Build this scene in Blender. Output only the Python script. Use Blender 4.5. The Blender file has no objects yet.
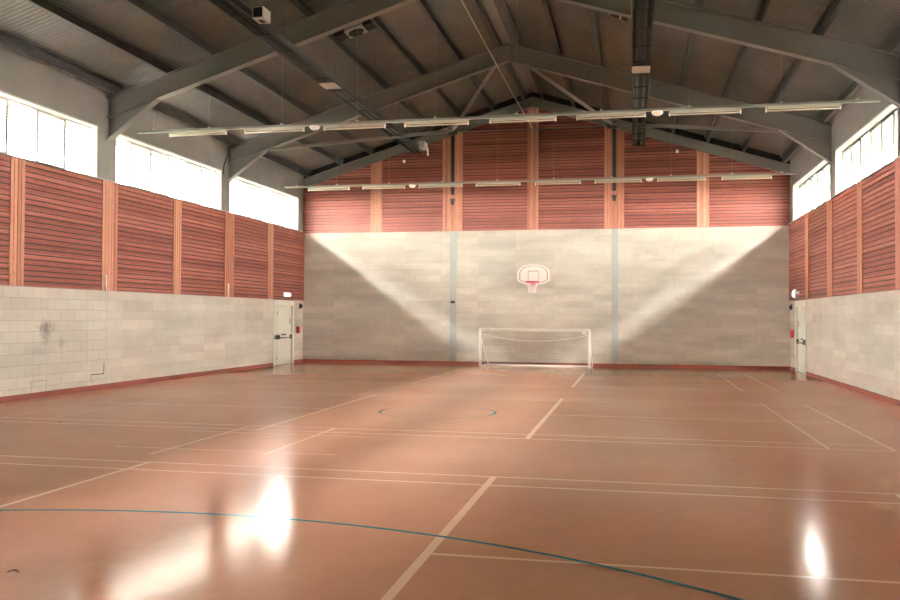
import bpy, math, random
from mathutils import Vector, Matrix
random.seed(7)
S = bpy.context.scene
C = S.collection

# ------------------------------------------------------------------ camera
XL, XR, YB, YF = -12.55, 5.33, 31.95, -6.75       # side walls, end wall, wall behind the camera
XC = (XL + XR) / 2
yaw, pitch, roll, CH, F = .2072, .0193, .0046, 1.783, 871.34
fwd = Vector((-math.sin(yaw)*math.cos(pitch), math.cos(yaw)*math.cos(pitch), math.sin(pitch)))
rt = Vector((math.cos(yaw), math.sin(yaw), 0)); up = rt.cross(fwd)
r2 = rt*math.cos(roll) + up*math.sin(roll); u2 = -rt*math.sin(roll) + up*math.cos(roll)
cd = bpy.data.cameras.new('camera'); cam = bpy.data.objects.new('camera', cd); C.objects.link(cam)
cd.sensor_width = 36; cd.lens = F/900*36; cd.clip_end = 500
cam.matrix_world = Matrix(((r2.x, u2.x, -fwd.x, 0), (r2.y, u2.y, -fwd.y, 0), (r2.z, u2.z, -fwd.z, CH), (0, 0, 0, 1)))
S.camera = cam

# ------------------------------------------------------------------ light: bright white overcast sky through the clerestory windows
w = bpy.data.worlds.new('sky'); S.world = w; w.use_nodes = True
bg = w.node_tree.nodes['Background']; bg.inputs[0].default_value = (1.0, .985, .965, 1); bg.inputs[1].default_value = 46.0
S.view_settings.view_transform = 'Standard'; S.view_settings.look = 'None'
S.view_settings.gamma = 1; S.view_settings.use_curve_mapping = False
S.view_settings.exposure = 2.6
S.cycles.use_denoising = True
S.cycles.max_bounces = 10; S.cycles.diffuse_bounces = 6; S.cycles.transparent_max_bounces = 12
S.cycles.sample_clamp_indirect = 8

SILL, HEAD, BLK, EAVE, RIDGE = 5.05, 6.30, 2.38, 7.10, 9.88
SL = (RIDGE-EAVE)/(XC-XL)                        # roof slope
WINY = [(25.62, 31.34), (19.37, 24.98), (12.92, 18.57), (6.47, 12.12)]
def portal(x, y0, y1, sx):
    l = bpy.data.lights.new('sky_portal', 'AREA'); l.shape = 'RECTANGLE'; l.size = HEAD-SILL; l.size_y = y1-y0
    l.cycles.is_portal = True
    o = bpy.data.objects.new('sky_portal', l); C.objects.link(o); o.location = (x, (y0+y1)/2, (SILL+HEAD)/2)
    o.rotation_euler = (0, -math.pi/2*sx, 0)
for a, b in WINY:
    portal(XL-.28, a, b, 1); portal(XR+.28, a, b, -1)

# ------------------------------------------------------------------ materials
def mat(name, col, rough=.6, metal=0, spec=.5, emit=None, estr=1):
    m = bpy.data.materials.new(name); m.use_nodes = True
    b = m.node_tree.nodes['Principled BSDF']
    b.inputs['Base Color'].default_value = (*col, 1); b.inputs['Roughness'].default_value = rough
    b.inputs['Metallic'].default_value = metal; b.inputs['Specular IOR Level'].default_value = spec
    if emit: b.inputs['Emission Color'].default_value = (*emit, 1); b.inputs['Emission Strength'].default_value = estr
    return m
class NT:
    def __init__(s, m): s.t = m.node_tree; s.b = s.t.nodes['Principled BSDF']
    def n(s, typ, ins=None, **kw):
        o = s.t.nodes.new(typ)
        for k, v in kw.items(): setattr(o, k, v)
        for k, v in (ins or {}).items():
            if isinstance(v, bpy.types.NodeSocket): s.t.links.new(v, o.inputs[k])
            else: o.inputs[k].default_value = v
        return o
    def l(s, a, b): s.t.links.new(a, b)
    def math(s, op, a, b=0.0, c=0.0): return s.n('ShaderNodeMath', {0: a, 1: b, 2: c}, operation=op).outputs[0]
    def pos(s):
        g = s.n('ShaderNodeNewGeometry'); return s.n('ShaderNodeSeparateXYZ', {0: g.outputs['Position']})
    def comb(s, x=0.0, y=0.0, z=0.0): return s.n('ShaderNodeCombineXYZ', {0: x, 1: y, 2: z}).outputs[0]
    def noise(s, v, scale, detail=4, rough=.55, dist=0): return s.n('ShaderNodeTexNoise', {'Vector': v, 'Scale': scale, 'Detail': detail, 'Roughness': rough, 'Distortion': dist}).outputs['Fac']
    def ramp(s, f, stops):
        r = s.n('ShaderNodeValToRGB', {0: f}); e = r.color_ramp.elements
        while len(e) < len(stops): e.new(.5)
        for k, (p, c) in enumerate(stops): e[k].position = p; e[k].color = (*c, 1)
        return r.outputs[0]
    def mix(s, f, a, b, blend='MIX'): 
        o = s.n('ShaderNodeMix', data_type='RGBA', blend_type=blend)
        for i, v in ((0, f), (6, a), (7, b)):
            if isinstance(v, bpy.types.NodeSocket): s.l(v, o.inputs[i])
            else: o.inputs[i].default_value = v if i == 0 else (*v, 1)
        return o.outputs[2]
    def bump(s, h, strength=.3, dist=.01): s.l(s.n('ShaderNodeBump', {'Height': h, 'Strength': strength, 'Distance': dist}).outputs[0], s.b.inputs['Normal'])

def block_mat(name, axis, c1, c2, mortar, msize=.006, tone=.35, marks=False):
    m = mat(name, c1, .92, spec=.2); n = NT(m); p = n.pos()
    u = p.outputs[0] if axis == 'x' else p.outputs[1]
    v = n.comb(n.math('ADD', u, 40.0), p.outputs[2])
    mcol = (*mortar, 1)
    if marks:                                     # the nearest stretch of the left wall has plain open joints, the rest is rubbed flush
        near = n.math('MULTIPLY', n.math('LESS_THAN', p.outputs[1], 19.06), n.math('LESS_THAN', p.outputs[0], 0.0))
        mcol = n.mix(near, tuple(.93*c for c in c2), mortar)
    bt = n.n('ShaderNodeTexBrick', {'Vector': v, 'Color1': (*c1, 1), 'Color2': (*c2, 1), 'Mortar': mcol, 'Scale': 1.0,
              'Mortar Size': msize, 'Mortar Smooth': .3, 'Bias': -.2, 'Brick Width': .47, 'Row Height': .238})
    st = n.noise(n.comb(n.math('MULTIPLY', u, .22), n.math('MULTIPLY', p.outputs[2], 1.0)), 1.6, 5, .6)
    lo = tuple(1-tone for _ in range(3))
    col = n.mix(1.0, bt.outputs[0], n.ramp(st, [(.32, lo), (.66, (1, 1, 1))]), 'MULTIPLY')
    # whole courses and short runs of blocks of a slightly different batch
    row = n.math('FLOOR', n.math('DIVIDE', p.outputs[2], .238)); runx = n.math('FLOOR', n.math('DIVIDE', u, 1.41))
    wn = n.n('ShaderNodeTexWhiteNoise', {'Vector': n.comb(row, runx)}, noise_dimensions='2D').outputs[0]
    col = n.mix(.5, col, n.mix(1.0, col, n.ramp(wn, [(0, (.80, .78, .76)), (1, (1.08, 1.06, 1.04))]), 'MULTIPLY'))
    fine = n.noise(n.comb(p.outputs[0], p.outputs[1], p.outputs[2]), 60, 3)
    col = n.mix(1.0, col, n.ramp(fine, [(.3, (.93, .93, .93)), (.7, (1.04, 1.04, 1.04))]), 'MULTIPLY')
    if marks:                                     # dark handled patch at shoulder height on the left wall
        def blob(y, z, ry, rz, s):
            a = n.math('POWER', n.math('DIVIDE', n.math('SUBTRACT', p.outputs[1], y), ry), 2.0)
            b = n.math('POWER', n.math('DIVIDE', n.math('SUBTRACT', p.outputs[2], z), rz), 2.0)
            d = n.math('SQRT', n.math('ADD', a, b))
            d = n.math('ADD', d, n.math('MULTIPLY', n.math('SUBTRACT', n.noise(n.comb(p.outputs[0], p.outputs[1], p.outputs[2]), 9, 3), .5), 1.6))
            q = n.n('ShaderNodeMapRange', {0: d, 1: .2, 2: 1.1, 3: s, 4: 0.0}); return q.outputs[0]
        for a in ((16.85, 1.52, .36, .12, .55), (16.8, 1.40, .2, .3, .55), (17.35, 1.15, .14, .14, .4), (16.6, 1.0, .5, .12, .2)):
            col = n.mix(blob(*a), col, (.16, .13, .11))
    n.l(col, n.b.inputs['Base Color'])
    n.bump(n.math('ADD', n.math('MULTIPLY', bt.outputs[1], -1.0), n.math('MULTIPLY', fine, .3)), .12, .004)
    return m
M = {}
M['block_end'] = block_mat('end_wall_blockwork', 'x', (.70, .66, .585), (.64, .60, .53), (.57, .53, .465), .004, .25)
M['block_side'] = block_mat('side_wall_blockwork', 'y', (.71, .67, .61), (.66, .62, .56), (.50, .46, .41), .007, .16, True)
M['plaster'] = mat('grey_painted_plaster', (.30, .285, .26), .85)
n = NT(M['plaster']); p = n.pos(); f = n.noise(n.comb(p.outputs[0], p.outputs[1], p.outputs[2]), 1.2, 4)
n.l(n.ramp(f, [(.3, (.215, .203, .187)), (.7, (.265, .25, .228))]), n.b.inputs['Base Color'])
M['reveal'] = mat('white_painted_reveal', (.50, .47, .42), .6)
M['frame_r'] = mat('darkened_window_frame', (.12, .115, .10), .6)  # right frames: shade put into the colour so bars show against bright panes
M['steel'] = mat('grey_painted_steel', (.165, .152, .138), .45, .0, .5)
M['steel_light'] = mat('lit_grey_strut', (.30, .27, .25), .5)  # same paint as the rafters, lightened in colour as if lit from below
M['steel_dark'] = mat('dark_galvanised_purlin', (.060, .060, .055), .5, .3)
M['gsteel'] = mat('blue_grey_painted_column', (.36, .38, .37), .55)
M['strip'] = mat('pale_grey_painted_steel', (.42, .44, .43), .6)
M['trunk'] = mat('grey_green_trunking', (.24, .25, .22), .5)
M['black'] = mat('black_enamel', (.025, .024, .022), .45)
M['heater'] = mat('dull_black_reflector', (.028, .028, .026), .6)
M['white'] = mat('white_enamel', (.88, .86, .82), .35)
M['white_dim'] = mat('cream_enamel', (.46, .43, .36), .4)
M['tube'] = mat('unlit_fluorescent_tube', (.70, .60, .47), .25)
M['alu'] = mat('white_window_frame', (.60, .58, .53), .45)
M['chrome'] = mat('grey_panic_hardware', (.12, .15, .15), .35, .6)
M['red'] = mat('red_plastic', (.62, .02, .05), .4)
M['hoop'] = mat('crimson_hoop_paint', (.58, .004, .04), .4)
M['brown'] = mat('faded_brown_line', (.42, .22, .16), .6)
M['door'] = mat('white_door_paint', (.86, .86, .78), .4)
M['lit'] = mat('lit_sign_diffuser', (.9, .9, .85), .4, emit=(1, .98, .9), estr=.32)
M['net'] = mat('pale_nylon_net', (.30, .30, .28), .7)
M['netw'] = mat('white_nylon_net', (.85, .78, .78), .7)
M['slot'] = mat('dark_recess', (.02, .018, .016), .8)
M['ground'] = mat('dark_tarmac', (.09, .09, .085), .95, spec=.1)
M['grass'] = mat('added_bank_foot', (.07, .08, .05), .95, spec=.1)  # dark foot of the added banks, keeps light from being thrown upwards
M['bank2'] = mat('added_bank_top', (.52, .50, .46), .95, spec=.1)  # right added bank, less pale so it throws less light across
M['bank'] = mat('added_bank_top', (.66, .64, .59), .95, spec=.1)  # left added bank, paler to brighten the right wall
M['soffit'] = mat('cream_soffit_boards', (.18, .165, .13), .7)
M['leaf'] = mat('dry_leaf', (.16, .05, .02), .7)
M['plate'] = mat('pinkish_label_plate', (.55, .46, .40), .5)

def deck_mat():
    m = mat('corrugated_steel_deck', (.16, .145, .125), .42, .45); n = NT(m); p = n.pos()
    f = n.noise(n.comb(p.outputs[0], n.math('MULTIPLY', p.outputs[1], .6), 0.0), .9, 4)
    n.l(n.ramp(f, [(.3, (.10, .092, .08)), (.7, (.155, .14, .122))]), n.b.inputs['Base Color'])
    f2 = n.noise(n.comb(p.outputs[0], p.outputs[1], 0.0), 3.0, 3)
    n.l(n.n('ShaderNodeMapRange', {0: f2, 3: .32, 4: .52}).outputs[0], n.b.inputs['Roughness'])
    return m
M['deck'] = deck_mat()

def wood_mat(name, c_dark, c_mid, c_light, vertical, pitch):
    m = mat(name, c_mid, .6, spec=.3); n = NT(m); p = n.pos()
    h = n.math('ADD', p.outputs[0], p.outputs[1])
    rnd = n.n('ShaderNodeObjectInfo').outputs['Random']
    if vertical: s1, v = n.math('FLOOR', n.math('DIVIDE', h, pitch)), n.comb(n.math('MULTIPLY', h, 14.0), n.math('MULTIPLY', p.outputs[2], 1.6), s_ := rnd)
    else: s1, v = n.math('FLOOR', n.math('DIVIDE', n.math('SUBTRACT', p.outputs[2], .001), pitch)), n.comb(n.math('MULTIPLY', h, 1.1), n.math('MULTIPLY', p.outputs[2], 16.0), rnd)
    wn = n.n('ShaderNodeTexWhiteNoise', {'Vector': n.comb(s1, n.math('MULTIPLY', rnd, 91.0))}, noise_dimensions='2D').outputs[0]
    g = n.noise(v, 1.5, 6, .65, .6)
    f = n.math('ADD', n.math('MULTIPLY', g, .75), n.math('MULTIPLY', wn, .45))
    col = n.ramp(f, [(.28, c_dark), (.55, c_mid), (.85, c_light)])
    kn = n.n('ShaderNodeTexVoronoi', {'Vector': n.comb(n.math('MULTIPLY', h, 6.0), n.math('MULTIPLY', p.outputs[2], 6.0), s1), 'Scale': 1.0}).outputs[0]
    col = n.mix(n.n('ShaderNodeMapRange', {0: kn, 1: .05, 2: .16, 3: .6, 4: 0.0}).outputs[0], col, tuple(c*.4 for c in c_dark))
    n.l(col, n.b.inputs['Base Color']); n.bump(g, .15, .004)
    return m
M['slat'] = wood_mat('red_stained_slats', (.155, .042, .033), (.24, .070, .054), (.35, .125, .095), False, .115)
M['post'] = wood_mat('orange_pine_boards', (.32, .125, .085), (.43, .185, .125), (.54, .26, .18), True, .11)
M['skirt'] = mat('red_brown_skirting', (.22, .05, .035), .45)

def floor_mat(name, stops, rough0, rough1, line=False):
    m = mat(name, (.5, .25, .15), .25, spec=.05); n = NT(m); p = n.pos()
    v = n.comb(p.outputs[0], p.outputs[1], 0.0)
    f = n.noise(v, .35, 5, .6); f2 = n.noise(v, 7, 4, .6)
    col = n.ramp(n.math('ADD', n.math('MULTIPLY', f, .75), n.math('MULTIPLY', f2, .25)), stops)
    # thin worn lacquer over the vinyl: weak face on, strong only at a very low angle
    df = n.n('ShaderNodeBsdfDiffuse', {'Color': col}); gl = n.n('ShaderNodeBsdfAnisotropic', {'Roughness': rough0})
    gl.inputs['Color'].default_value = (1, .97, .94, 1)
    hh = n.noise(n.comb(n.math('MULTIPLY', p.outputs[0], .5), p.outputs[1], 0.0), 2.2, 2)
    n.l(n.n('ShaderNodeBump', {'Height': hh, 'Strength': .06, 'Distance': .01}).outputs[0], gl.inputs['Normal'])
    fr = n.n('ShaderNodeFresnel', {'IOR': 1.24}).outputs[0]
    fac = n.math('MINIMUM', n.math('POWER', fr, 1.65), .66)
    mx = n.n('ShaderNodeMixShader', {0: fac}); n.l(df.outputs[0], mx.inputs[1]); n.l(gl.outputs[0], mx.inputs[2])
    n.l(mx.outputs[0], n.t.nodes['Material Output'].inputs[0]); n.t.nodes.remove(n.b)
    return m
M['floor'] = floor_mat('terracotta_sports_vinyl', [(.35, (.45, .22, .135)), (.5, (.50, .25, .155)), (.66, (.55, .28, .18))], .13, .13)
M['line'] = floor_mat('cream_court_line_paint', [(.3, (.66, .42, .28)), (.7, (.74, .50, .36))], .13, .13)
M['wline'] = floor_mat('dull_court_line_paint', [(.3, (.53, .30, .19)), (.7, (.60, .35, .24))], .13, .13)  # duller line colour for the court lines near the left wall
M['blue'] = floor_mat('teal_court_line_paint', [(.3, (.045, .15, .17)), (.7, (.07, .20, .22))], .13, .13)
M['faint'] = floor_mat('worn_teal_line_paint', [(.3, (.20, .19, .16)), (.7, (.30, .23, .17))], .13, .13)

def glass_mat():
    m = bpy.data.materials.new('window_glass'); m.use_nodes = True; t = m.node_tree; t.nodes.clear()
    o = t.nodes.new('ShaderNodeOutputMaterial'); mx = t.nodes.new('ShaderNodeMixShader'); tr = t.nodes.new('ShaderNodeBsdfTransparent')
    gl = t.nodes.new('ShaderNodeBsdfGlossy'); gl.inputs['Roughness'].default_value = .03
    tr.inputs[0].default_value = (.95, .96, .95, 1); mx.inputs[0].default_value = .06
    t.links.new(tr.outputs[0], mx.inputs[1]); t.links.new(gl.outputs[0], mx.inputs[2]); t.links.new(mx.outputs[0], o.inputs[0])
    return m
M['glass'] = glass_mat()

# ------------------------------------------------------------------ mesh helpers
class MB:
    def __init__(s): s.v = []; s.f = []; s.mi = []; s.mats = []; s.sm = []
    def _m(s, m):
        if m not in s.mats: s.mats.append(m)
        return s.mats.index(m)
    def face(s, pts, m, smooth=False):
        i = len(s.v); s.v += [tuple(p) for p in pts]; s.f.append(tuple(range(i, i+len(pts)))); s.mi.append(s._m(m)); s.sm.append(smooth)
    def hull(s, c, m):                                   # 8 corners: bottom 4, top 4
        i = len(s.v); s.v += [tuple(p) for p in c]
        for q in ((0, 3, 2, 1), (4, 5, 6, 7), (0, 1, 5, 4), (1, 2, 6, 5), (2, 3, 7, 6), (3, 0, 4, 7)):
            s.f.append(tuple(i+k for k in q)); s.mi.append(s._m(m)); s.sm.append(False)
    def box(s, x0, x1, y0, y1, z0, z1, m):
        s.hull([(x0, y0, z0), (x1, y0, z0), (x1, y1, z0), (x0, y1, z0), (x0, y0, z1), (x1, y0, z1), (x1, y1, z1), (x0, y1, z1)], m)
    def prism(s, pts, a, b, m, axis='y'):                # closed outline extruded along an axis
        def P(q, t): return (q[0], t, q[1]) if axis == 'y' else ((t, q[0], q[1]) if axis == 'x' else (q[0], q[1], t))
        i = len(s.v); k = len(pts); s.v += [P(q, a) for q in pts] + [P(q, b) for q in pts]
        s.f.append(tuple(range(i, i+k))); s.f.append(tuple(range(i+2*k-1, i+k-1, -1)))
        s.mi += [s._m(m)]*2; s.sm += [False]*2
        for j in range(k):
            s.f.append((i+j, i+k+j, i+k+(j+1) % k, i+(j+1) % k)); s.mi.append(s._m(m)); s.sm.append(False)
    def tube(s, path, r, m, n=8, closed=False):
        path = [Vector(p) for p in path]; K = len(path); i = len(s.v)
        for k, p in enumerate(path):
            if closed: d = path[(k+1) % K]-path[k-1]
            else: d = path[min(k+1, K-1)]-path[max(k-1, 0)]
            d.normalize(); a = d.orthogonal() if abs(d.z) > .95 else d.cross(Vector((0, 0, 1))); a.normalize(); b = d.cross(a)
            for j in range(n):
                t = 2*math.pi*j/n; s.v.append(tuple(p+(a*math.cos(t)+b*math.sin(t))*r))
        mi = s._m(m)
        for k in range(K if closed else K-1):
            q = (k+1) % K
            for j in range(n):
                s.f.append((i+k*n+j, i+k*n+(j+1) % n, i+q*n+(j+1) % n, i+q*n+j)); s.mi.append(mi); s.sm.append(n > 4)
        if not closed:
            s.f.append(tuple(i+j for j in reversed(range(n)))); s.f.append(tuple(i+(K-1)*n+j for j in range(n))); s.mi += [mi]*2; s.sm += [False]*2
    def bar(s, a, b, w, h, m):                           # rectangular bar between two points, h measured upwards
        a, b = Vector(a), Vector(b); d = (b-a).normalized(); sd = d.cross(Vector((0, 0, 1)))
        sd = Vector((1, 0, 0)) if sd.length < 1e-4 else sd.normalized(); u = sd.cross(d)
        c = [p+sd*(i*w/2)+u*(j*h/2) for p in (a, b) for i, j in ((-1, -1), (1, -1), (1, 1), (-1, 1))]
        s.hull(c, m)
    def lathe(s, prof, cx, cy, m, n=20):
        i = len(s.v); mi = s._m(m)
        for r, z in prof:
            for j in range(n): t = 2*math.pi*j/n; s.v.append((cx+r*math.cos(t), cy+r*math.sin(t), z))
        for k in range(len(prof)-1):
            for j in range(n):
                s.f.append((i+k*n+j, i+k*n+(j+1) % n, i+(k+1)*n+(j+1) % n, i+(k+1)*n+j)); s.mi.append(mi); s.sm.append(True)
        s.f.append(tuple(i+j for j in reversed(range(n)))); s.f.append(tuple(i+(len(prof)-1)*n+j for j in range(n))); s.mi += [mi]*2; s.sm += [False]*2
    def build(s, name, parent=None, origin=None, bevel=0):
        me = bpy.data.meshes.new(name); ox = Vector(origin) if origin is not None else Vector((0, 0, 0))
        me.from_pydata([tuple(Vector(v)-ox) for v in s.v], [], s.f)
        for m in s.mats: me.materials.append(M[m])
        for p_, mi, sm in zip(me.polygons, s.mi, s.sm): p_.material_index = mi; p_.use_smooth = sm
        me.update(); o = bpy.data.objects.new(name, me); C.objects.link(o); o.location = ox
        if parent is not None:
            o.parent = parent; pw = Vector(parent.location); q = parent.parent
            while q is not None: pw += Vector(q.location); q = q.parent
            o.location = ox - pw
        if bevel:
            b = o.modifiers.new('bevel', 'BEVEL'); b.width = bevel; b.segments = 2; b.limit_method = 'ANGLE'
        return o
def tag(o, label=None, cat=None, group=None, kind=None):
    if label: o['label'] = label
    if cat: o['category'] = cat
    if group: o['group'] = group
    if kind: o['kind'] = kind
    return o
def thing(name, loc, label=None, cat=None, group=None, kind=None):
    o = bpy.data.objects.new(name, None); C.objects.link(o); o.location = loc; o.empty_display_size = .2
    return tag(o, label, cat, group, kind)
def dup(root, loc, label, group=None):
    r = root.copy(); C.objects.link(r); r.location = loc; r['label'] = label
    if group: r['group'] = group
    for ch in list(root.children):
        c = ch.copy(); C.objects.link(c); c.parent = r
        for g in ch.children: d = g.copy(); C.objects.link(d); d.parent = c
    return r
ORD = ['first', 'second', 'third', 'fourth', 'fifth', 'sixth', 'seventh', 'eighth', 'ninth', 'tenth']
def roofz(x): return RIDGE - SL*abs(x-XC)

# ------------------------------------------------------------------ floor and court markings
b = MB(); b.box(XL-.3, XR+.3, YF-.3, YB+.3, -.15, 0, 'floor')
floor = tag(b.build('floor'), 'glossy terracotta vinyl sports floor', kind='structure')
LZ = .0012
def strip(b, x0, y0, x1, y1, w=.045, m='line', z=LZ):
    dx, dy = x1-x0, y1-y0; L = math.hypot(dx, dy); nx, ny = -dy/L*w/2, dx/L*w/2
    b.face([(x0-nx*-1, y0+ny, z), (x0-nx, y0-ny, z), (x1-nx, y1-ny, z), (x1+nx, y1+ny, z)][::1], m)
def strip_y(b, x, y0, y1, w=.045, m='line', z=LZ): b.face([(x-w/2, y0, z), (x+w/2, y0, z), (x+w/2, y1, z), (x-w/2, y1, z)], m)
def strip_x(b, x0, x1, y, w=.045, m='line', z=LZ): b.face([(x0, y-w/2, z), (x1, y-w/2, z), (x1, y+w/2, z), (x0, y+w/2, z)], m)
for k, y0 in enumerate((3.19, 12.76, 22.42)):
    y1 = y0+6.46; b = MB(); A, Bx = -10.72, 3.46
    for y in (y0, y0+.49, y1-.49, y1): strip_x(b, A, Bx, y)
    for x in (A, -9.88, 2.62, Bx): strip_y(b, x, y0, y1, .045, 'line' if x > 0 else 'wline', z=LZ+.0003)
    for x, ww in ((-1.52, .075), (-5.75, .055)): strip_y(b, x, y0, y1, ww, z=LZ+.0003)
    strip_x(b, A, -5.75, (y0+y1)/2); strip_x(b, -1.52, Bx, (y0+y1)/2)
    tag(b.build('court_marking', floor), ('cream badminton court lines nearest the camera', 'cream badminton court lines in the middle of the hall', 'cream badminton court lines in front of the goal')[k])
b = MB()
strip_y(b, -6.07, 10.2, 13.1, z=LZ+.0006); strip_y(b, -4.64, 10.5, 13.25, .05, z=LZ+.0006)
strip_x(b, -6.9, -3.74, 10.7, .035, z=LZ+.0006); strip_x(b, -6.85, -3.9, 12.4, .035, z=LZ+.0006)
tag(b.build('practice_marking', floor), 'cream cross of short practice lines between two badminton courts')
def ring(b, cx, cy, R_, w, m, a0=0, a1=360, n=96, z=LZ+.0009):
    for i in range(n):
        t0, t1 = math.radians(a0+(a1-a0)*i/n), math.radians(a0+(a1-a0)*(i+1)/n)
        b.face([(cx+R*math.cos(t), cy+R*math.sin(t), z) for R, t in ((R_-w/2, t0), (R_+w/2, t0), (R_+w/2, t1), (R_-w/2, t1))], m)
b = MB(); ring(b, -3.63, .20, 7.06, .05, 'blue', 0, 180, 160); tag(b.build('arc_marking', floor), 'teal goal area arc sweeping across the near floor')
b = MB(); ring(b, -3.58, 15.95, 1.08, .045, 'faint', -70, 250, 96); ring(b, -3.58, 15.95, 1.08, .05, 'blue', 165, 200, 16, LZ+.0012); ring(b, -3.58, 15.95, 1.08, .05, 'blue', -18, 18, 16, LZ+.0012)
tag(b.build('circle_marking', floor), 'worn teal centre circle')

b = MB(); b.box(-70, 62, -50, 90, -.35, -.151, 'ground'); tag(b.build('ground'), 'dark tarmac outside the hall', kind='structure')
# banks added outside to shape the window light, parallel to the side walls: only a band of sky shows between them and the eaves
for k, (s, x) in enumerate(((-1, XL-.36), (1, XR+.36))):
    b = MB(); K = 5.2
    b.prism([(x+s*5.6, -.15), (x+s*6.0, K), (x+s*28, K), (x+s*28, -.15)], -45, 80, 'grass')
    b.prism([(x+s*6.0, K), (x+s*14, SILL+.66*14), (x+s*18, SILL+.66*14), (x+s*28, K)], -45, 80, 'bank' if s < 0 else 'bank2')
    tag(b.build('added_bank_%s' % ('left', 'right')[k]), 'added grass bank shaping light outside the %s windows' % ('left', 'right')[k], kind='structure')

# ------------------------------------------------------------------ walls
DOOR = (29.10, 31.02)
def side_wall(name, x, s, label):                   # s = -1 left wall (thickness goes to -x), +1 right
    b = MB(); t = .36; a, c = sorted((x, x+s*t))
    b.box(a, c, YF, DOOR[0], 0, BLK, 'block_side'); b.box(a, c, DOOR[1], YB, 0, BLK, 'block_side')
    b.box(a, c, YF, YB, BLK, SILL, 'block_side')
    b.box(a, c, YF, YB, HEAD, roofz(x)+.2, 'plaster')
    e = sorted([YF]+[q for w_ in WINY for q in w_]+[YB])
    for k in range(0, len(e), 2): b.box(a, c, e[k], e[k+1], SILL, HEAD, 'plaster')
    # outer leaf behind the door recess
    b.box(*sorted((x+s*.36, x+s*.42)), DOOR[0]-.2, DOOR[1]+.2, 0, BLK, 'black')
    return tag(b.build(name), label, kind='structure')
side_wall('wall_left', XL, -1, 'left wall of pale blockwork with grey plaster above the windows')
side_wall('wall_right', XR, 1, 'right wall of pale blockwork with grey plaster above the windows')
b = MB(); b.box(XL-.36, XR+.36, YB, YB+.36, 0, 5.0, 'block_end')
b.prism([(XL-.36, 5.0), (XR+.36, 5.0), (XR+.36, roofz(XR+.36)+.25), (XC, RIDGE+.25), (XL-.36, roofz(XL-.36)+.25)], YB, YB+.36, 'slot')
tag(b.build('wall_back'), 'end wall of pale concrete blockwork under a timber gable', kind='structure')
b = MB(); b.prism([(XL-.36, 0), (XR+.36, 0), (XR+.36, roofz(XR+.36)+.25), (XC, RIDGE+.25), (XL-.36, roofz(XL-.36)+.25)], YF-.36, YF, 'block_end')
tag(b.build('wall_front'), kind='structure')

# skirting boards
def base(name, x0, x1, y0, y1): b = MB(); b.box(x0, x1, y0, y1, 0, .12, 'skirt'); tag(b.build(name), kind='structure')
base('baseboard_left', XL, XL+.025, YF, DOOR[0]-.02); base('baseboard_left_end', XL, XL+.025, DOOR[1]+.02, YB)
base('baseboard_right', XR-.025, XR, YF, DOOR[0]-.02); base('baseboard_right_end', XR-.025, XR, DOOR[1]+.02, YB)
base('baseboard_back', XL, XR, YB-.025, YB)

# ------------------------------------------------------------------ windows
wn = 0
for s, x, side in ((-1, XL, 'left'), (1, XR, 'right')):
    for (y0, y1) in WINY:
        wn += 1
        W = thing('window_%d' % wn, (x, (y0+y1)/2, SILL), kind='structure')
        W['label'] = 'clerestory window strip of six panes in the %s wall' % side
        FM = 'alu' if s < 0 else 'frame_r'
        xo = x+s*.22; fa, fb = sorted((xo-.045, xo+.045)); b = MB(); N = 6; dw = (y1-y0)/N
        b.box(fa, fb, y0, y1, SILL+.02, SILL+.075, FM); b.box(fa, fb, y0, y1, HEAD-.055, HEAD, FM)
        for k in range(N+1):
            yc = y0+dw*k; h = .04
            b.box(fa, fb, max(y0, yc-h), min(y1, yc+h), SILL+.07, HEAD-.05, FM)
        b.build('window_frame', W)
        for k in (1, 2, 4):                        # opening casements
            c = MB(); a0, a1 = y0+dw*k+.022, y0+dw*(k+1)-.022; ca, cb = sorted((xo-s*.045, xo-s*.01)); t = .026
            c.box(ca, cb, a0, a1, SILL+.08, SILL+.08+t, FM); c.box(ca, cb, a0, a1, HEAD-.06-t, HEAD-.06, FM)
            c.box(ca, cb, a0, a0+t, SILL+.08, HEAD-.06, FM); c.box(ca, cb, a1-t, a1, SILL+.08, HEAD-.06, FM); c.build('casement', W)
        g = MB(); g.box(xo-.004, xo+.004, y0+.01, y1-.01, SILL+.05, HEAD-.04, 'glass'); g.build('glass_pane', W)
        r = MB(); ra, rb = sorted((x+s*.003, x+s*.36)); q = .012
        r.box(ra, rb, y0, y1, SILL, SILL+.02, 'reveal'); r.box(ra, rb, y0, y1, HEAD-q, HEAD, 'reveal')
        r.box(ra, rb, y0, y0+q, SILL+.02, HEAD-q, 'reveal'); r.box(ra, rb, y1-q, y1, SILL+.02, HEAD-q, 'reveal')
        ia, ib = sorted((x-s*.012, x+s*.01))       # slim white architrave round the opening
        r.box(ia, ib, y0-.03, y1+.03, HEAD-.012, HEAD+.03, 'reveal'); r.box(ia, ib, y0-.03, y0, SILL, HEAD, 'reveal'); r.box(ia, ib, y1, y1+.03, SILL, HEAD, 'reveal')
        r.build('reveal', W)
        d = MB(); d.tube([(x+s*.30, y1-.2, HEAD-.02), (x+s*.30, y1-1.15, SILL+.03)], .02, 'white_dim', 8); d.build('brace_rod', W)

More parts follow.
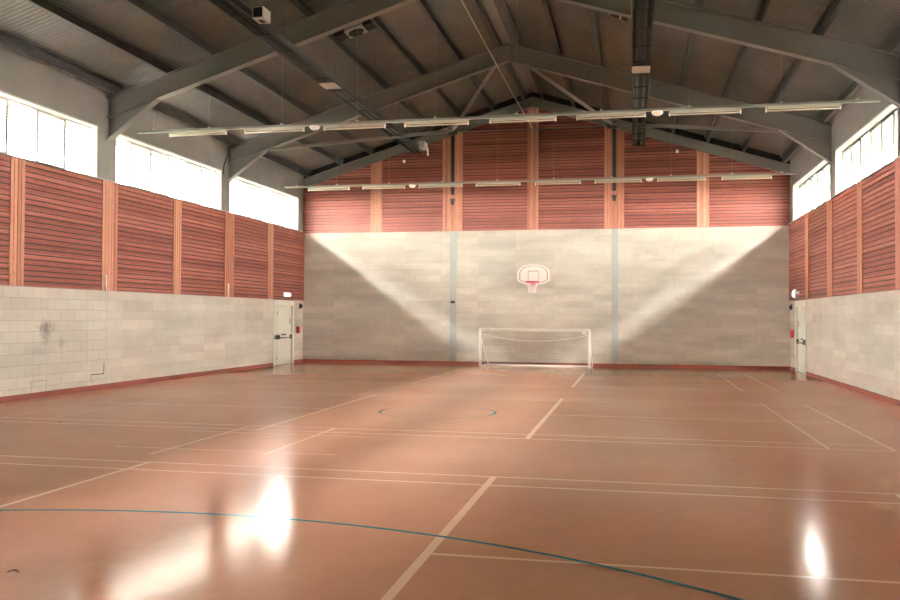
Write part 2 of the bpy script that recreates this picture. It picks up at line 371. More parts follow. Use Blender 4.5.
# ------------------------------------------------------------------ roof: corrugated deck with a deep overhang, gutter-side soffit
b = MB(); OV = 1.8; pitch_ = .13; prof = []
y = YF-.4
while y < YB+.4:
    prof += [(y, 0), (y+.055, 0), (y+.075, .015), (y+.11, .015)]; y += pitch_
def deckz(x): return RIDGE+.24 - SL*abs(x-XC)
for s, xe in ((-1, XL-OV), (1, XR+OV)):
    i = len(b.v); mi = b._m('deck')
    for (yy, h) in prof: b.v += [(XC, yy, deckz(XC)+h), (xe, yy, deckz(xe)+h)]
    for k in range(len(prof)-1): b.f.append((i+2*k, i+2*k+2, i+2*k+3, i+2*k+1)); b.mi.append(mi); b.sm.append(False)
    # weatherproof outer skin
    b.hull([(XC, YF-.4, deckz(XC)+.05), (xe, YF-.4, deckz(xe)+.05), (xe, YB+.4, deckz(xe)+.05), (XC, YB+.4, deckz(XC)+.05),
            (XC, YF-.4, deckz(XC)+.15), (xe, YF-.4, deckz(xe)+.15), (xe, YB+.4, deckz(xe)+.15), (XC, YB+.4, deckz(XC)+.15)], 'steel_dark')
    xa, xb = sorted((xe, xe+s*.1)); b.box(xa, xb, YF-.4, YB+.4, deckz(xe)-.12, deckz(xe)+.16, 'reveal')
tag(b.build('ceiling'), 'dark corrugated steel roof deck', kind='structure')
# pale soffit under each overhang
for k, (s, x) in enumerate(((-1, XL-.36), (1, XR+.36))):
    b = MB(); xe = x+s*(OV-.42); xs = [x, xe]
    b.hull([(xs[0], YF, deckz(xs[0])-.09), (xs[1], YF, deckz(xs[1])-.09), (xs[1], YB+.3, deckz(xs[1])-.09), (xs[0], YB+.3, deckz(xs[0])-.09),
            (xs[0], YF, deckz(xs[0])-.05), (xs[1], YF, deckz(xs[1])-.05), (xs[1], YB+.3, deckz(xs[1])-.05), (xs[0], YB+.3, deckz(xs[0])-.05)], 'soffit')
    tag(b.build('trim_%d' % (k+1)), kind='structure')

# ------------------------------------------------------------------ steel portal frames
def frame(Y, depth, label, tie=False, haunch=True):
    T = thing('portal_frame', (XC, Y, EAVE), label, 'steel frame', 'steel roof frames')
    fw, ft, wt = (.22, .022, .02) if haunch else (.16, .02, .02)
    for s in (-1, 1):
        xw = XL-.05 if s < 0 else XR+.05
        b = MB(); zt0, zt1 = roofz(xw), RIDGE
        b.prism([(xw, zt0-depth), (xw, zt0), (XC, zt1), (XC, zt1-depth)], Y-wt/2, Y+wt/2, 'steel')
        b.prism([(xw, zt0-ft), (xw, zt0), (XC, zt1), (XC, zt1-ft)], Y-fw/2, Y+fw/2, 'steel')
        b.prism([(xw, zt0-depth), (xw, zt0-depth+ft), (XC, zt1-depth+ft), (XC, zt1-depth)], Y-fw/2, Y+fw/2, 'steel')
        if s < 0: b.box(XC-.012, XC+.012, Y-.11, Y+.11, RIDGE-depth, RIDGE-.002, 'steel')
        b.build('rafter', T)
        if haunch:
            xh = xw - s*1.36; zb, zc = roofz(xw)-depth, roofz(xw)-depth-.54; zh = roofz(xh)-depth
            h = MB(); h.prism([(xw, zc), (xw, zb), (xh, zh), (xh, zh-.01)], Y-wt/2, Y+wt/2, 'steel')
            h.prism([(xw, zc-.02), (xw, zc), (xh, zh), (xh, zh-.02)], Y-fw/2, Y+fw/2, 'steel')
            h.build('haunch', T)
            c = MB(); ca, cb = sorted((xw-s*.02, xw-s*.045))
            c.box(ca, cb, Y-.12, Y+.12, SILL+.02, roofz(xw)-.02, 'gsteel'); c.build('column', T)
    if tie:
        nL, nR = Vector((-5.29, Y, 7.37)), Vector((-.60, Y, 7.37))
        for a, c_ in ((Vector((-11.2, Y, 7.0)), nL), (Vector((3.95, Y, 7.0)), nR)):
            b = MB(); b.bar(a, c_, .09, .09, 'steel'); b.build('tie_beam', T)
        for a, c_ in ((nL, Vector((-4.0, Y, 9.29))), (nR, Vector((-3.1, Y, 9.25)))):
            b = MB(); b.bar(a, c_, .09, .09, 'steel_light'); b.build('diagonal_strut', T)
        for q in (nL, nR): b = MB(); b.box(q.x-.14, q.x+.14, Y-.03, Y+.03, q.z-.12, q.z+.08, 'steel_dark'); b.build('gusset_plate', T)
        b = MB(); b.tube([nL-Vector((0, 0, .05)), nR-Vector((0, 0, .05))], .014, 'steel', 6); b.build('tie_rod', T)
    return T
frame(19.05, .51, 'grey steel portal frame nearest the camera, above the fan unit')
frame(25.50, .51, 'grey steel portal frame with tie beams and diagonal struts under its ridge', True)
frame(YB-.10, .35, 'slim grey steel rafter pair against the timber gable', haunch=False)

# purlins run on top of the rafters
PX = [.32, 1.46, 2.63, 3.80, 4.97, 6.15, 7.35, 8.70]
for s, side in ((-1, 'left'), (1, 'right')):
    for k, d in enumerate(PX):
        x = XC+s*d; b = MB(); z = roofz(x)+.012; last = k == 7
        hh = .19; wd = .085 if not last else .12
        # Z section: web and two flanges
        b.hull([(x-.012, YF, z), (x+.012, YF, z), (x+.012, YB, z), (x-.012, YB, z), (x-.012, YF, z+hh), (x+.012, YF, z+hh), (x+.012, YB, z+hh), (x-.012, YB, z+hh)], 'steel_dark')
        b.box(*sorted((x, x+s*wd)), YF, YB, z-.0, z+.012, 'steel_dark' if not last else 'steel')
        b.box(*sorted((x, x-s*wd)), YF, YB, z+hh-.012, z+hh, 'steel_dark')
        if last: b.box(*sorted((x+s*.0, x+s*wd)), YF, YB, z+.012, z+hh, 'steel_dark')
        lab = ('dark steel purlin beside the ridge on the %s slope' if k == 0 else 'dark eaves purlin along the top of the %s wall' if last else
               'dark steel purlin, ' + ORD[k] + ' down from the ridge on the %s roof slope') % side
        tag(b.build('purlin', origin=(x, (YF+YB)/2, z)), lab, 'roof beam', 'roof purlins')
b = MB(); b.prism([(XC-.28, RIDGE+.235-.28*SL-.03), (XC, RIDGE+.205), (XC+.28, RIDGE+.235-.28*SL-.03), (XC+.28, RIDGE+.24-.28*SL), (XC, RIDGE+.24), (XC-.28, RIDGE+.24-.28*SL)], YF, YB, 'steel')
tag(b.build('trim_3'), 'grey ridge lining', kind='structure')

# ------------------------------------------------------------------ timber cladding on the side walls
P_ = .115
def slat_panel_side(x, s, y0, y1, z0, z1, label, group):
    b = MB(); xi = x - s*.001
    b.box(*sorted((xi, xi-s*.012)), y0, y1, z0, z1, 'slot')
    k = math.ceil(z0/P_)
    zz = z0
    n_ = round((z1-z0)/P_); pp = (z1-z0)/n_
    for j in range(n_):
        a = z0+j*pp; b.box(*sorted((xi-s*.012, xi-s*.042)), y0, y1, a+.004, a+pp-.022, 'slat')
    return tag(b.build('slatted_cladding', origin=(x, (y0+y1)/2, z0)), label, 'wall panel', group)
def post_side(x, s, y0, y1, z0, z1, label, group, nb):
    b = MB(); xi = x - s*.001; b.box(*sorted((xi, xi-s*.02)), y0, y1, z0, z1, 'slot'); dw = (y1-y0)/nb
    for j in range(nb): b.box(*sorted((xi-s*.02, xi-s*.058)), y0+j*dw+.007, y0+(j+1)*dw-.007, z0, z1, 'post')
    return tag(b.build('timber_pilaster', origin=(x, (y0+y1)/2, z0)), label, 'wall panel', group)
posts = [(28.48, 28.96, 4), (25.2, 25.82, 5), (22.06, 22.50, 4), (18.74, 19.39, 5), (15.58, 16.02, 4), (12.3, 12.9, 5)]
for s, x, side in ((-1, XL, 'left'), (1, XR, 'right')):
    prev = YB-.07
    for k, (a, c, nb) in enumerate(posts):
        vis = side == 'left' or k < 4
        where = ('above the %s exit door' % side) if k == 0 else (ORD[k]+' from the end wall along the %s wall' % side)
        slat_panel_side(x, s, c, prev, BLK+.005, SILL-.005, 'red slatted timber wall panel %s' % where, 'slatted panels on the %s wall' % side)
        if (side == 'left' and k == 5) or (side == 'right' and k >= 4): prev = a; post_side(x, s, a, c, BLK+.005, SILL-.005, 'orange timber pilaster, %s from the end wall on the %s wall' % (ORD[k], side), 'pilasters on the %s wall' % side, nb); break
        post_side(x, s, a, c, BLK+.005, SILL-.005, 'vertical board orange timber pilaster, %s from the end wall along the %s wall' % (ORD[k], side), 'pilasters on the %s wall' % side, nb)
        prev = a
    b = MB(); b.box(*sorted((x-s*.001, x-s*.05)), YB-.068, YB-.002, BLK+.005, SILL, 'post'); tag(b.build('trim_%d' % (4 if s < 0 else 5)), 'orange corner batten', kind='structure')
    b = MB(); b.box(*sorted((x-s*.001, x-s*.075)), 0, YB-.002, SILL-.004, SILL+.016, 'reveal'); tag(b.build('trim_%d' % (6 if s < 0 else 7)), 'thin white window board', kind='structure')

# timber gable on the end wall
ytop = lambda x: roofz(x)-.02
gp = [(-9.83, -9.37, 4, False), (-7.0, -6.25, 6, True), (-3.82, -3.40, 4, False), (-1.03, -.31, 6, True), (2.2, 2.63, 4, False)]
names5 = ['leftmost', 'second from the left', 'left of the centre pilaster', 'right of the centre pilaster', 'second from the right', 'rightmost']
edges = [XL+.01]+[q for g_ in gp for q in g_[:2]]+[XR-.01]
for k in range(6):
    x0, x1 = edges[2*k], edges[2*k+1]; b = MB(); yy = YB-.001; z0 = 5.0
    zt = [ytop(x0), ytop(x1)]
    if x0 < XC < x1: pass
    b.prism([(x0, z0), (x1, z0), (x1, zt[1]), (x0, zt[0])], yy-.012, yy, 'slot')
    z = z0
    while True:
        a, t = z+.004, z+P_-.022
        # clip the slat to the sloping top
        xa, xb = x0, x1; lim = t
        hi = XC + (RIDGE-.02-lim)/SL; lo = XC - (RIDGE-.02-lim)/SL
        xa, xb = max(x0, lo), min(x1, hi)
        if xb-xa < .05 or lim > RIDGE: break
        b.box(xa, xb, yy-.042, yy-.012, a, t, 'slat'); z += P_
    tag(b.build('slatted_cladding', origin=((x0+x1)/2, yy, z0)), 'red slatted timber gable panel high on the end wall, %s' % names5[k], 'wall panel', 'slatted panels of the gable')
pn = ['leftmost', 'left of centre above the grey strip', 'in the centre', 'right of centre above the grey strip', 'rightmost']
for k, (x0, x1, nb, wide) in enumerate(gp):
    T = thing('timber_pilaster', ((x0+x1)/2, YB-.001, 5.0), '%s orange timber pilaster on the gable, %s' % ('wide' if wide else 'narrow', pn[k]), 'wall panel', 'pilasters of the gable')
    b = MB(); yy = YB-.001; zt = min(ytop(x0), ytop(x1)); b.box(x0, x1, yy-.02, yy, 5.0, zt, 'slot'); dw = (x1-x0)/nb
    for j in range(nb):
        if wide and j in (2, 3):                   # the two middle boards stop below the dark slot
            b.box(x0+j*dw+.005, x0+(j+1)*dw-.005, yy-.058, yy-.02, 5.0, 6.35, 'post')
            q0 = x0+j*dw+.005 if j == 2 else x0+(j+1)*dw-.05
            b.box(q0, q0+.045, yy-.058, yy-.02, 6.35, zt, 'post')
        else: b.box(x0+j*dw+.005, x0+(j+1)*dw-.005, yy-.058, yy-.02, 5.0, zt, 'post')
    b.build('boards', T)
    if wide:
        c = MB(); xm = (x0+x1)/2; c.box(xm-.07, xm+.07, yy-.05, yy-.021, 6.36, zt, 'black'); c.build('recessed_channel', T)
        c = MB(); c.prism([(xm-.05, 5.98), (xm+.05, 5.98), (xm+.09, 6.2), (xm-.09, 6.2)], yy-.10, yy-.059, 'black'); c.build('pulley_bracket', T)
# flush grey steel strips in the blockwork
for k, (x0, x1) in enumerate(((-6.72, -6.47), (-.76, -.53))):
    b = MB(); b.box(x0, x1, YB-.014, YB-.001, .12, 5.0, 'strip')
    tag(b.build('steel_strip', origin=(x0, YB, 0)), 'blue-grey vertical steel strip in the end wall, %s of the goal' % ('left' if k == 0 else 'right'), 'column', 'steel strips in the end wall')
b = MB(); b.box(-6.68, -6.52, YB-.075, YB-.0145, 2.29, 2.38, 'black'); tag(b.build('bracket', bevel=.008), 'small black bracket on the left grey steel strip', 'bracket')

# ------------------------------------------------------------------ doors
def door(idx, x, s, side):
    D = thing('door_%d' % idx, (x, sum(DOOR)/2, 0), kind='structure'); D['label'] = 'white unequal double exit door in the %s wall' % side
    y0, y1 = DOOR; b = MB(); q = .07
    fa, fb = sorted((x-s*.015, x+s*.20))
    b.box(fa, fb, y0, y0+q, 0, BLK-.01, 'door'); b.box(fa, fb, y1-q-.05, y1, 0, BLK-.01, 'door'); b.box(fa, fb, y0+q, y1-q-.05, 2.16, BLK-.01, 'door')
    b.build('door_frame', D)
    xa = x+s*.07; ym = y0+.50
    for nm, a, c in (('side_leaf', y0+q+.004, ym-.012), ('main_leaf', ym+.012, y1-q-.054)):
        b = MB(); b.box(*sorted((xa, xa+s*.05)), a, c, .012, 2.155, 'door'); leaf = b.build(nm, D)
        h = MB(); zb = .99; xx = xa-s*.055; h.tube([(xx, a+.04, zb), (xx, c-.04, zb)], .02, 'chrome', 8)
        for yq in (a+.07, c-.07): h.box(*sorted((xa, xa-s*.075)), yq-.035, yq+.035, zb-.05, zb+.10, 'chrome')
        bar = h.build('panic_bar', leaf)
        if nm == 'main_leaf':
            h = MB(); h.box(*sorted((xa, xa-s*.003)), (a+c)/2-.25, (a+c)/2+.2, 1.07, 1.13, 'chrome'); h.build('push_plate', leaf)
            h = MB(); h.box(*sorted((xa, xa-s*.02)), c-.12, c-.08, 1.5, 1.7, 'white_dim'); h.build('vision_slot', leaf)
        for zq in (.25, 1.1, 1.9):
            h = MB(); yq = a+.004 if nm == 'main_leaf' else a; h.box(*sorted((xa-s*.004, xa)), yq, yq+.03, zq-.05, zq+.05, 'chrome'); h.build('hinge', leaf)
    b = MB(); b.box(*sorted((x, x+s*.2)), y0+q, y1-q-.05, 0, .012, 'chrome'); b.build('threshold', D)
door(1, XL, -1, 'left'); door(2, XR, 1, 'right')

# emergency signs, call points, sounders by the doors
b = MB(); b.box(XL+.06, XL+.13, 29.95, 30.42, 2.51, 2.63, 'lit'); b.box(XL+.043, XL+.06, 29.92, 30.45, 2.49, 2.65, 'white')
tag(b.build('exit_light', origin=(XL+.05, 30.2, 2.5)), 'lit white rectangular emergency light above the left exit door', 'light')
T = thing('exit_light', (XR-.05, 30.5, 2.6), 'lit white round bulkhead light above the right exit door', 'light')
b = MB()
pr = [(.16, 0), (.17, .03), (.14, .07), (.08, .10), (.02, .11)]
def lathe_x(b, prof, x0, s, cy, cz, m, n=20):
    i = len(b.v); mi = b._m(m)
    for r, d in prof:
        for j in range(n): t = 2*math.pi*j/n; b.v.append((x0-s*d, cy+r*math.cos(t), cz+r*math.sin(t)))
    for k in range(len(prof)-1):
        for j in range(n): b.f.append((i+k*n+j, i+k*n+(j+1) % n, i+(k+1)*n+(j+1) % n, i+(k+1)*n+j)); b.mi.append(mi); b.sm.append(True)
    b.f.append(tuple(i+j for j in reversed(range(n)))); b.f.append(tuple(i+(len(prof)-1)*n+j for j in range(n))); b.mi += [mi]*2; b.sm += [False]*2
b = MB(); lathe_x(b, [(.17, 0), (.17, .03), (.13, .045)], XR-.043, 1, 30.65, 2.6, 'gsteel'); b.build('housing', T)
b = MB(); lathe_x(b, [(.13, 0), (.125, .04), (.09, .07), (.03, .08)], XR-.085, 1, 30.65, 2.6, 'lit'); b.build('diffuser', T)
b = MB(); b.box(XR-.12, XR-.043, 30.0, 30.14, 2.57, 2.66, 'white'); b.build('junction_box', T)
for s, x, side in ((-1, XL, 'left'), (1, XR, 'right')):
    T = thing('fire_call_point', (x, 31.38, 1.12), 'red fire alarm box beside the %s exit door' % side, 'alarm', 'fire alarm boxes')
    b = MB(); b.box(*sorted((x-s*.001, x-s*.09)), 31.28, 31.46, 1.13, 1.39, 'red'); b.build('case', T, bevel=.01)
    b = MB(); b.box(*sorted((x-s*.09, x-s*.094)), 31.32, 31.42, 1.2, 1.3, 'hoop'); b.build('glass_panel', T)
    T = thing('alarm_sounder', (x, 31.65, 2.16), 'small dark alarm sounder near the corner by the %s exit door' % side, 'alarm', 'alarm sounders')
    b = MB(); lathe_x(b, [(.085, 0), (.085, .04), (.07, .06), (.05, .09)], x-s*.001, s, 31.65, 2.17, 'black'); b.build('horn', T)
    b = MB(); b.box(*sorted((x-s*.001, x-s*.03)), 31.55, 31.75, 2.07, 2.27, 'steel_dark'); b.build('back_plate', T)

# white conduit stubs and dark wall bits on the left wall
for k, (yq, z1, lab) in enumerate(((18.87, 2.76, 'short white conduit at the foot of the fourth pilaster on the left wall'), (25.38, 2.80, 'short white conduit at the foot of the second pilaster on the left wall'))):
    T = thing('conduit', (XL+.07, yq, BLK), lab, 'pipe', 'white conduit stubs')
    b = MB(); b.tube([(XL+.085, yq, BLK-.02), (XL+.085, yq, z1)], .026, 'white', 10); b.build('pipe', T)
    b = MB(); b.box(XL+.059, XL+.075, yq-.045, yq+.045, z1-.1, z1-.06, 'white_dim'); b.build('clip', T)
for k, (a, c, z0, z1, lab) in enumerate(((16.35, 16.85, .125, .37, 'small rectangular hatch outline low in the left wall'), )):
    b = MB(); t = .018
    b.box(XL+.001, XL+.008, a, c, z1-t, z1, 'gsteel'); b.box(XL+.001, XL+.008, a, a+t, z0, z1, 'gsteel'); b.box(XL+.001, XL+.008, c-t, c, z0, z1, 'gsteel'); b.box(XL+.001, XL+.004, a+t, c-t, z0, z1-t, 'block_side')
    tag(b.build('access_hatch', origin=(XL, a, z0)), lab, 'hatch')
b = MB(); b.box(XL+.001, XL+.005, 18.95, 18.975, .36, .62, 'steel_dark'); b.box(XL+.001, XL+.004, 18.45, 18.95, .36, .38, 'steel_dark'); b.box(XL+.001, XL+.004, 18.45, 18.465, .2, .36, 'steel_dark')
tag(b.build('wall_crack', origin=(XL, 18.9, .3)), 'dark stepped crack low in the left wall', 'crack')
for k, yq in enumerate((19.08, 25.5)):
    b = MB(); b.box(XL+.0005, XL+.002, yq-.007, yq+.007, .12, BLK, 'gsteel'); tag(b.build('movement_joint', origin=(XL, yq, .12)), 'vertical movement joint in the left wall blockwork, %s' % ('nearer one' if k == 0 else 'farther one'), 'joint', 'movement joints')

# dark cable down the second left column
b = MB(); b.tube([(XL+.06, 25.3, 7.0), (XL+.07, 25.26, 6.75), (XL+.05, 25.12, 6.55), (XL+.05, 25.05, 6.4), (XL+.03, 25.08, 6.2)], .018, 'black', 6)
tag(b.build('loose_cable', origin=(XL+.05, 25.2, 6.2)), 'loose black cable hanging beside the middle left column', 'cable')
# ------------------------------------------------------------------ suspended light rows
FX = [(-11.47, -9.90), (-9.42, -7.86), (-7.36, -5.80), (-5.32, -3.79), (-3.28, -1.73), (-1.26, .27), (.78, 2.33), (2.84, 4.37)]
pos8 = ['leftmost', 'second from the left', 'third from the left', 'fourth from the left', 'fourth from the right', 'third from the right', 'second from the right', 'rightmost']
proto = None
for Y, row in ((20.0, 'near'), (29.6, 'far')):
    zt = 6.45
    T = thing('light_trunking', (XC, Y, zt), 'long suspended steel trunking of the %s lighting row' % row, 'trunking', 'lighting trunking runs')
    b = MB(); b.box(-12.35, 5.15, Y-.03, Y+.03, zt-.02, zt+.025, 'trunk'); b.box(-12.35, 5.15, Y-.02, Y+.02, zt-.036, zt-.03, 'white_dim'); b.build('channel', T)
    for k in range(10):
        x = XC + (-8.70+k*17.4/9)
        x = min(max(x, -11.9), 4.7); b = MB(); b.tube([(x, Y, zt+.03), (x, Y, deckz(x)+.02)], .003, 'gsteel', 4); b.build('hanger_wire', T)
        b = MB(); b.box(x-.03, x+.03, Y-.045, Y+.045, zt+.03, zt+.06, 'white_dim'); b.build('hanger_clip', T)
    for k, (x0, x1) in enumerate(FX):
        loc = ((x0+x1)/2, Y, zt-.15); lab = 'unlit fluorescent batten in the %s lighting row, %s' % (row, pos8[k]); grp = 'battens of the %s lighting row' % row
        if proto is None:
            F_ = thing('fluorescent_batten', loc, lab, 'light fixture', grp); L = .775; cx, cy, cz = loc
            b = MB(); b.prism([(cy-.06, cz+.112), (cy+.06, cz+.112), (cy+.035, cz+.055), (cy-.035, cz+.055)], cx-L, cx+L, 'white_dim', 'x'); b.build('body', F_)
            b = MB(); b.tube([(cx-L+.03, cy, cz+.017), (cx+L-.03, cy, cz+.017)], .019, 'tube', 10); b.build('tube', F_)
            for sx in (-1, 1): b = MB(); b.box(cx+sx*(L-.015)-.015, cx+sx*(L-.015)+.015, cy-.03, cy+.03, cz-.008, cz+.10, 'white'); b.build('lamp_holder', F_)
            proto = F_
        else: dup(proto, loc, lab, grp)
    for k, x in enumerate((-7.59, .53)):
        b = MB(); b.lathe([(.12, zt-.037), (.13, zt-.06), (.11, zt-.10), (.06, zt-.13), (.01, zt-.14)], x, Y, 'white'); 
        tag(b.build('emergency_light', origin=(x, Y, zt-.1)), 'small round emergency light on the %s lighting row, %s one' % (row, ('left', 'right')[k]), 'light fixture', 'round emergency lights')

# ------------------------------------------------------------------ radiant tube heaters
def heater(x0, x1, y0, y1, z, label, burner):
    T = thing('radiant_heater', ((x0+x1)/2, y1, z), label, 'heater', 'black radiant heaters')
    xm = (x0+x1)/2; b = MB()
    b.prism([(x0, z), (x0+.012, z), (x0+.07, z+.15), (x1-.07, z+.15), (x1-.012, z), (x1, z), (x1-.06, z+.165), (x0+.06, z+.165)], y0, y1, 'heater')
    b.box(x0-.004, x0+.025, y0, y1, z-.01, z+.03, 'heater'); b.box(x1-.025, x1+.004, y0, y1, z-.01, z+.03, 'heater')
    b.prism([(x0, z), (x1, z), (x1-.06, z+.16), (x0+.06, z+.16)], y1-.01, y1+.005, 'heater'); b.build('reflector', T)
    for dx in (-.085, .085): c = MB(); c.tube([(xm+dx, y0+.02, z+.06), (xm+dx, y1-.02, z+.06)], .035, 'black', 10); c.build('burner_tube', T)
    y = y0+.6; 
    while y < y1-.2:
        c = MB(); c.box(x0+.03, x1-.03, y-.02, y+.02, z+.0, z+.018, 'heater'); c.build('tube_bracket', T); y += 1.06
    yy = y0+1.2
    while yy < y1:
        for dx in (-.1, .1): c = MB(); c.tube([(xm+dx, yy, z+.16), (xm+dx, yy, deckz(xm+dx)+.02)], .0035, 'steel_dark', 4); c.build('hanger_rod', T)
        yy += 3.2
    c = MB(); c.box(x0+.0, x1-.0, 19.25, 19.75, z-.02, z-.004, 'plate'); c.build('label_plate', T)
    if burner:
        c = MB(); c.box(x1+.03, x1+.22, y1-.9, y1-.45, z+.0, z+.22, 'gsteel'); c.build('burner_box', T)
        c = MB(); c.tube([(x1+.12, y1-.45, z+.12), (x1+.14, y1-.25, z+.14), (x1+.16, y1-.18, z+.05), (x1+.16, y1-.15, z-.12)], .035, 'white', 8); c.build('white_pipe', T)
        c = MB(); c.box(x1-.1, x1+.10, y1-.75, y1-.65, z+.165, z+.20, 'gsteel'); c.build('burner_arm', T)
heater(-7.22, -6.83, 12.0, 28.2, 7.25, 'long black radiant tube heater hanging on the left with a white box on it', True)
heater(-.03, .36, 12.0, 28.3, 7.25, 'long black radiant tube heater hanging right of centre', False)
T = thing('junction_box', (-6.66, 14.75, 7.38), 'white control box with dark front on the left heater', 'box')
b = MB(); b.box(-6.75, -6.54, 14.60, 14.92, 7.17, 7.38, 'white_dim'); b.build('case', T)
b = MB(); b.box(-6.73, -6.56, 14.585, 14.60, 7.19, 7.36, 'slot'); b.build('dark_opening', T)
b = MB(); b.box(-6.68, -6.60, 14.7, 14.85, 7.155, 7.17, 'black'); b.build('vent', T)
b = MB(); b.box(-6.83, -6.78, 14.7, 14.8, 7.28, 7.32, 'steel_dark'); b.build('bracket', T)

# extract fans between purlins next to the near frame
for s, lab in ((-1, 'square roof fan unit with round grille on the left slope'), (1, 'square roof fan unit on the right slope behind the near frame')):
    xc = -6.83 if s < 0 else -.43; Yc = 20.85; z = roofz(xc)+.06
    ang = math.atan(SL)*(-s)
    T = thing('roof_fan', (xc, Yc, z), lab, 'fan', 'roof fan units')
    def loc_(o): o.location = (0, 0, 0); o.rotation_euler = (0, -ang, 0)
    b = MB(); b.box(-.24, .24, -.24, .24, 0, .05, 'white_dim')
    i = 0; o = b.build('fan_frame', T); o.parent = T; loc_(o)
    b = MB(); b.lathe([(.19, -.03), (.20, -.012), (.20, .0)], 0, 0, 'slot', 24); o = b.build('fan_grille', T); loc_(o)
    for sx in (-1, 1): b = MB(); b.box(*sorted((sx*.25, sx*.52)), -.2, .2, 0, .12, 'slot'); o = b.build('louvre_box', T); loc_(o)
    if s > 0: T.scale = (.6, .6, 1)

# overhead cable to the end wall, and its drop
def sag(a, c, n, d): return [tuple(Vector(a).lerp(Vector(c), t/n)-Vector((0, 0, d*4*(t/n)*(1-t/n)))) for t in range(n+1)]
b = MB(); b.tube(sag((-3.65, 12.0, 8.72), (-3.62, YB-.12, 8.72), 24, .09), .016, 'white_dim', 6); b.tube([(-3.62, YB-.10, 8.72), (-3.62, YB-.08, 6.5)], .009, 'white_dim', 5)
tag(b.build('overhead_cable', origin=(-3.65, 20, 8.7)), 'thin pale cable running under the ridge to the gable', 'cable')
for k, (x, z) in enumerate(((-8.50, 7.67), (1.53, 7.70))):
    b = MB(); z_ = z
    b.box(x-.05, x+.05, YB-.12, YB-.043, z_-.05, z_+.05, 'white')
    tag(b.build('sensor', origin=(x, YB-.1, z_), bevel=.01), 'small white sensor high on the %s of the gable' % ('left', 'right')[k], 'sensor', 'gable sensors')

# ------------------------------------------------------------------ basketball backboard
bx, yb = -3.565, YB-.16
T = thing('basketball_hoop', (bx, YB, 3.0), 'white fan-shaped basketball backboard with red hoop and net on the end wall', 'basketball hoop')
def outline(k=1.0):
    pts = [(-.32, 2.99), (.32, 2.99), (.52, 3.07), (.595, 3.12), (.595, 3.43), (.55, 3.52), (.42, 3.63), (.27, 3.69), (.12, 3.715), (-.12, 3.715), (-.27, 3.69), (-.42, 3.63), (-.55, 3.52), (-.595, 3.43), (-.595, 3.12), (-.52, 3.07)]
    return [(bx+q[0]*k, 3.35+(q[1]-3.35)*k) for q in pts]
b = MB(); b.prism(outline(), yb-.02, yb, 'white'); brd = b.build('backboard', T)
b = MB(); o1, o2 = outline(.87), outline(.82)
for k in range(len(o1)):
    q = (k+1) % len(o1); b.face([(o1[k][0], yb-.0215, o1[k][1]), (o1[q][0], yb-.0215, o1[q][1]), (o2[q][0], yb-.0215, o2[q][1]), (o2[k][0], yb-.0215, o2[k][1])], 'brown')
b.build('border_line', brd)
b = MB()
for a in ((-.205, .205, 3.46, 3.48), (-.205, .205, 3.08, 3.10), (-.205, -.187, 3.08, 3.48), (.187, .205, 3.08, 3.48)): b.box(bx+a[0], bx+a[1], yb-.023, yb-.02, a[2], a[3], 'brown')
b.build('target_square', brd)
rr, ry, rz = .225, yb-.40, 3.06
b = MB(); b.tube([(bx+rr*math.cos(2*math.pi*t/28), ry+rr*math.sin(2*math.pi*t/28), rz) for t in range(28)], .021, 'hoop', 8, True)
b.prism([(bx-.09, rz-.14), (bx+.09, rz-.14), (bx+.09, rz+.03), (bx-.09, rz+.03)], yb-.05, yb-.021, 'hoop')
b.box(bx-.06, bx+.06, ry+.20, yb-.04, rz-.012, rz+.008, 'hoop')
for sx in (-1, 1): b.bar((bx+sx*.05, yb-.05, rz-.12), (bx+sx*.08, ry+.21, rz-.01), .02, .02, 'hoop')
b.build('hoop', T)
b = MB(); rings = [(.222, 0), (.19, -.1), (.155, -.2), (.13, -.3), (.125, -.38)]; N = 12
for sg in (1, -1):
    for j in range(N):
        b.tube([(bx+r*math.cos(2*math.pi*(j+sg*k*.5)/N), ry+r*math.sin(2*math.pi*(j+sg*k*.5)/N), rz-.014+dz) for k, (r, dz) in enumerate(rings)], .007, 'netw', 4)
b.build('net', T)
b = MB()
for sx in (-1, 1):
    b.bar((bx+sx*.3, YB-.002, 3.5), (bx+sx*.3, yb+.001, 3.5), .05, .05, 'gsteel'); b.bar((bx+sx*.3, YB-.002, 3.15), (bx+sx*.3, yb+.001, 3.15), .05, .05, 'gsteel')
    b.box(bx+sx*.3-.025, bx+sx*.3+.025, YB-.03, YB-.002, 3.05, 3.6, 'gsteel')
b.build('wall_bracket', T)

# ------------------------------------------------------------------ five-a-side goal
ga = math.radians(-2.0); G0 = Vector((-5.44, 31.06, 0)); gw = 3.98; gh = 1.37
T = thing('football_goal', G0, 'white framed five-a-side goal with net standing before the end wall', 'goal')
ex = Vector((math.cos(ga), math.sin(ga), 0)); ey = Vector((-math.sin(ga), math.cos(ga), 0)); ez = Vector((0, 0, 1))
def g(u, v, z): return G0+ex*u+ey*v+ez*z
dp = .66
for u in (.035, gw-.035):
    b = MB(); b.tube([g(u, 0, 0), g(u, 0, gh-.03)], .05, 'white', 12); b.build('goal_post', T)
b = MB(); b.tube([g(0, 0, gh-.04), g(gw, 0, gh-.04)], .05, 'white', 12); b.build('crossbar', T)
b = MB(); b.tube([g(.12, dp, .035), g(gw+.02, dp, .035)], .033, 'white', 10); b.build('back_bar', T)
for u, u2_ in ((.035, .12), (gw-.035, gw+.02)):
    b = MB(); b.tube([g(u, 0, .035), g(u2_, dp, .035)], .028, 'white', 8); b.build('side_bar', T)
    b = MB(); b.tube([g(u, .02, gh-.22), g(u+(.17 if u < 1 else .06), dp-.04, .07)], .016, 'white', 8); b.build('stay', T)
b = MB(); cell = .12; nu = int(gw/cell); nv = 12
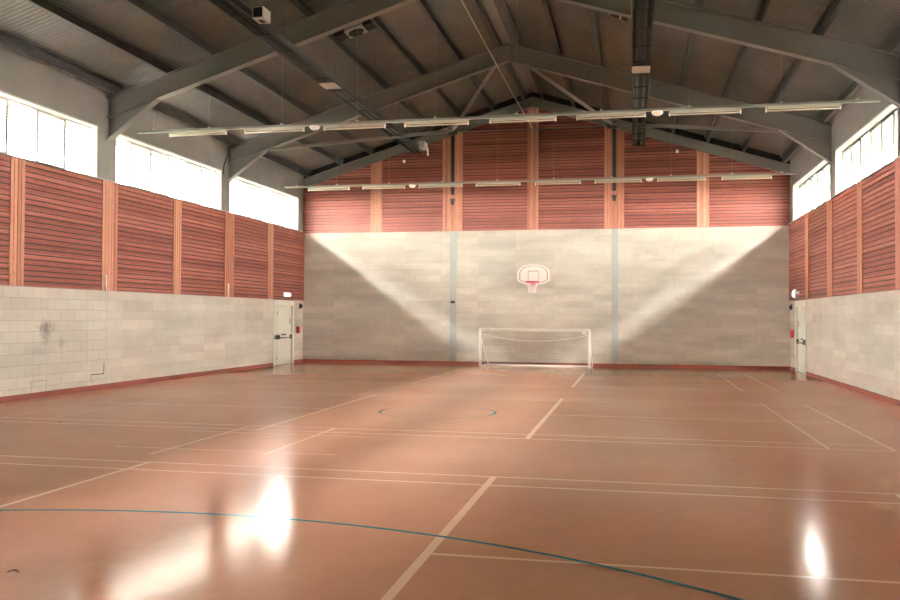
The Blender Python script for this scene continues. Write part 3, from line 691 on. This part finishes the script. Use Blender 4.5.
def N_(i, j, t0=.05): 
    u = .05+(gw-.1)*i/nu; t = j/nv; return g(u, .03+(dp-.06)*t**.8, (gh-.06)*(1-t)+.05*t)
for i in range(nu+1): b.tube([N_(i, j) for j in range(nv+1)], .003, 'net', 3)
for j in range(nv+1): b.tube([N_(i, j) for i in range(nu+1)], .003, 'net', 3)
for u in (.05, gw-.05):                          # triangular side nets
    for j in range(1, nv):
        a = N_(0 if u < 1 else nu, j); b.tube([tuple(a), tuple(g(u, .02, a.z))], .003, 'net', 3)
    for k in range(1, 6):
        v = dp*k/6; tt = (k/6)**1.25; b.tube([g(u, v, .05), g(u, v, (gh-.06)*(1-tt)+.05*tt)], .003, 'net', 3)
b.build('net', T)
b = MB(); b.tube([tuple(g(.06+(gw-.12)*t/20, .1, gh-.20-.24*4*(t/20)*(1-t/20))) for t in range(21)], .010, 'white', 5); b.build('rope', T)
b = MB(); b.box(*[0, 0, 0, 0, 0, 0], 'white') if False else b.bar(g(gw-.30, 0, gh-.12), g(gw-.14, 0, gh-.12), .03, .10, 'white'); b.build('corner_clip', T)

# ------------------------------------------------------------------ litter on the floor
def leaf(name, cx, cy, L, ang, label):
    b = MB(); pts = []
    for k in range(13):
        t = k/12; pts.append((t, math.sin(math.pi*t)*.28*(1-.3*t)))
    up_ = [(t*L, w_*L) for t, w_ in pts]; lo = [(t*L, -w_*L) for t, w_ in pts]
    ca, sa = math.cos(ang), math.sin(ang)
    def W_(q, z): return (cx+q[0]*ca-q[1]*sa, cy+q[0]*sa+q[1]*ca, z)
    for k in range(12):
        z0 = .008+.012*math.sin(k/12*3); z1 = .008+.012*math.sin((k+1)/12*3)
        b.face([W_(up_[k], .002+z0), W_((pts[k][0]*L, 0), z0-.006), W_((pts[k+1][0]*L, 0), z1-.006), W_(up_[k+1], .002+z1)], 'leaf')
        b.face([W_((pts[k][0]*L, 0), z0-.006), W_(lo[k], .002+z0), W_(lo[k+1], .002+z1), W_((pts[k+1][0]*L, 0), z1-.006)], 'leaf')
    b.face([W_((-.25*L, -.01*L), .004), W_((0, -.02*L), .004), W_((0, .02*L), .004), W_((-.25*L, .01*L), .004)], 'leaf')
    o = b.build(name, origin=(cx, cy, 0)); m = o.modifiers.new('thickness', 'SOLIDIFY'); m.thickness = .0015
    tag(o, label, 'leaf')
leaf('dry_leaf', -4.23, 5.30, .085, .1, 'small dry brown leaf lying near the left foreground')
leaf('dry_leaf', -9.29, 12.79, .07, .8, 'tiny dark leaf far left on the floor near the side wall')
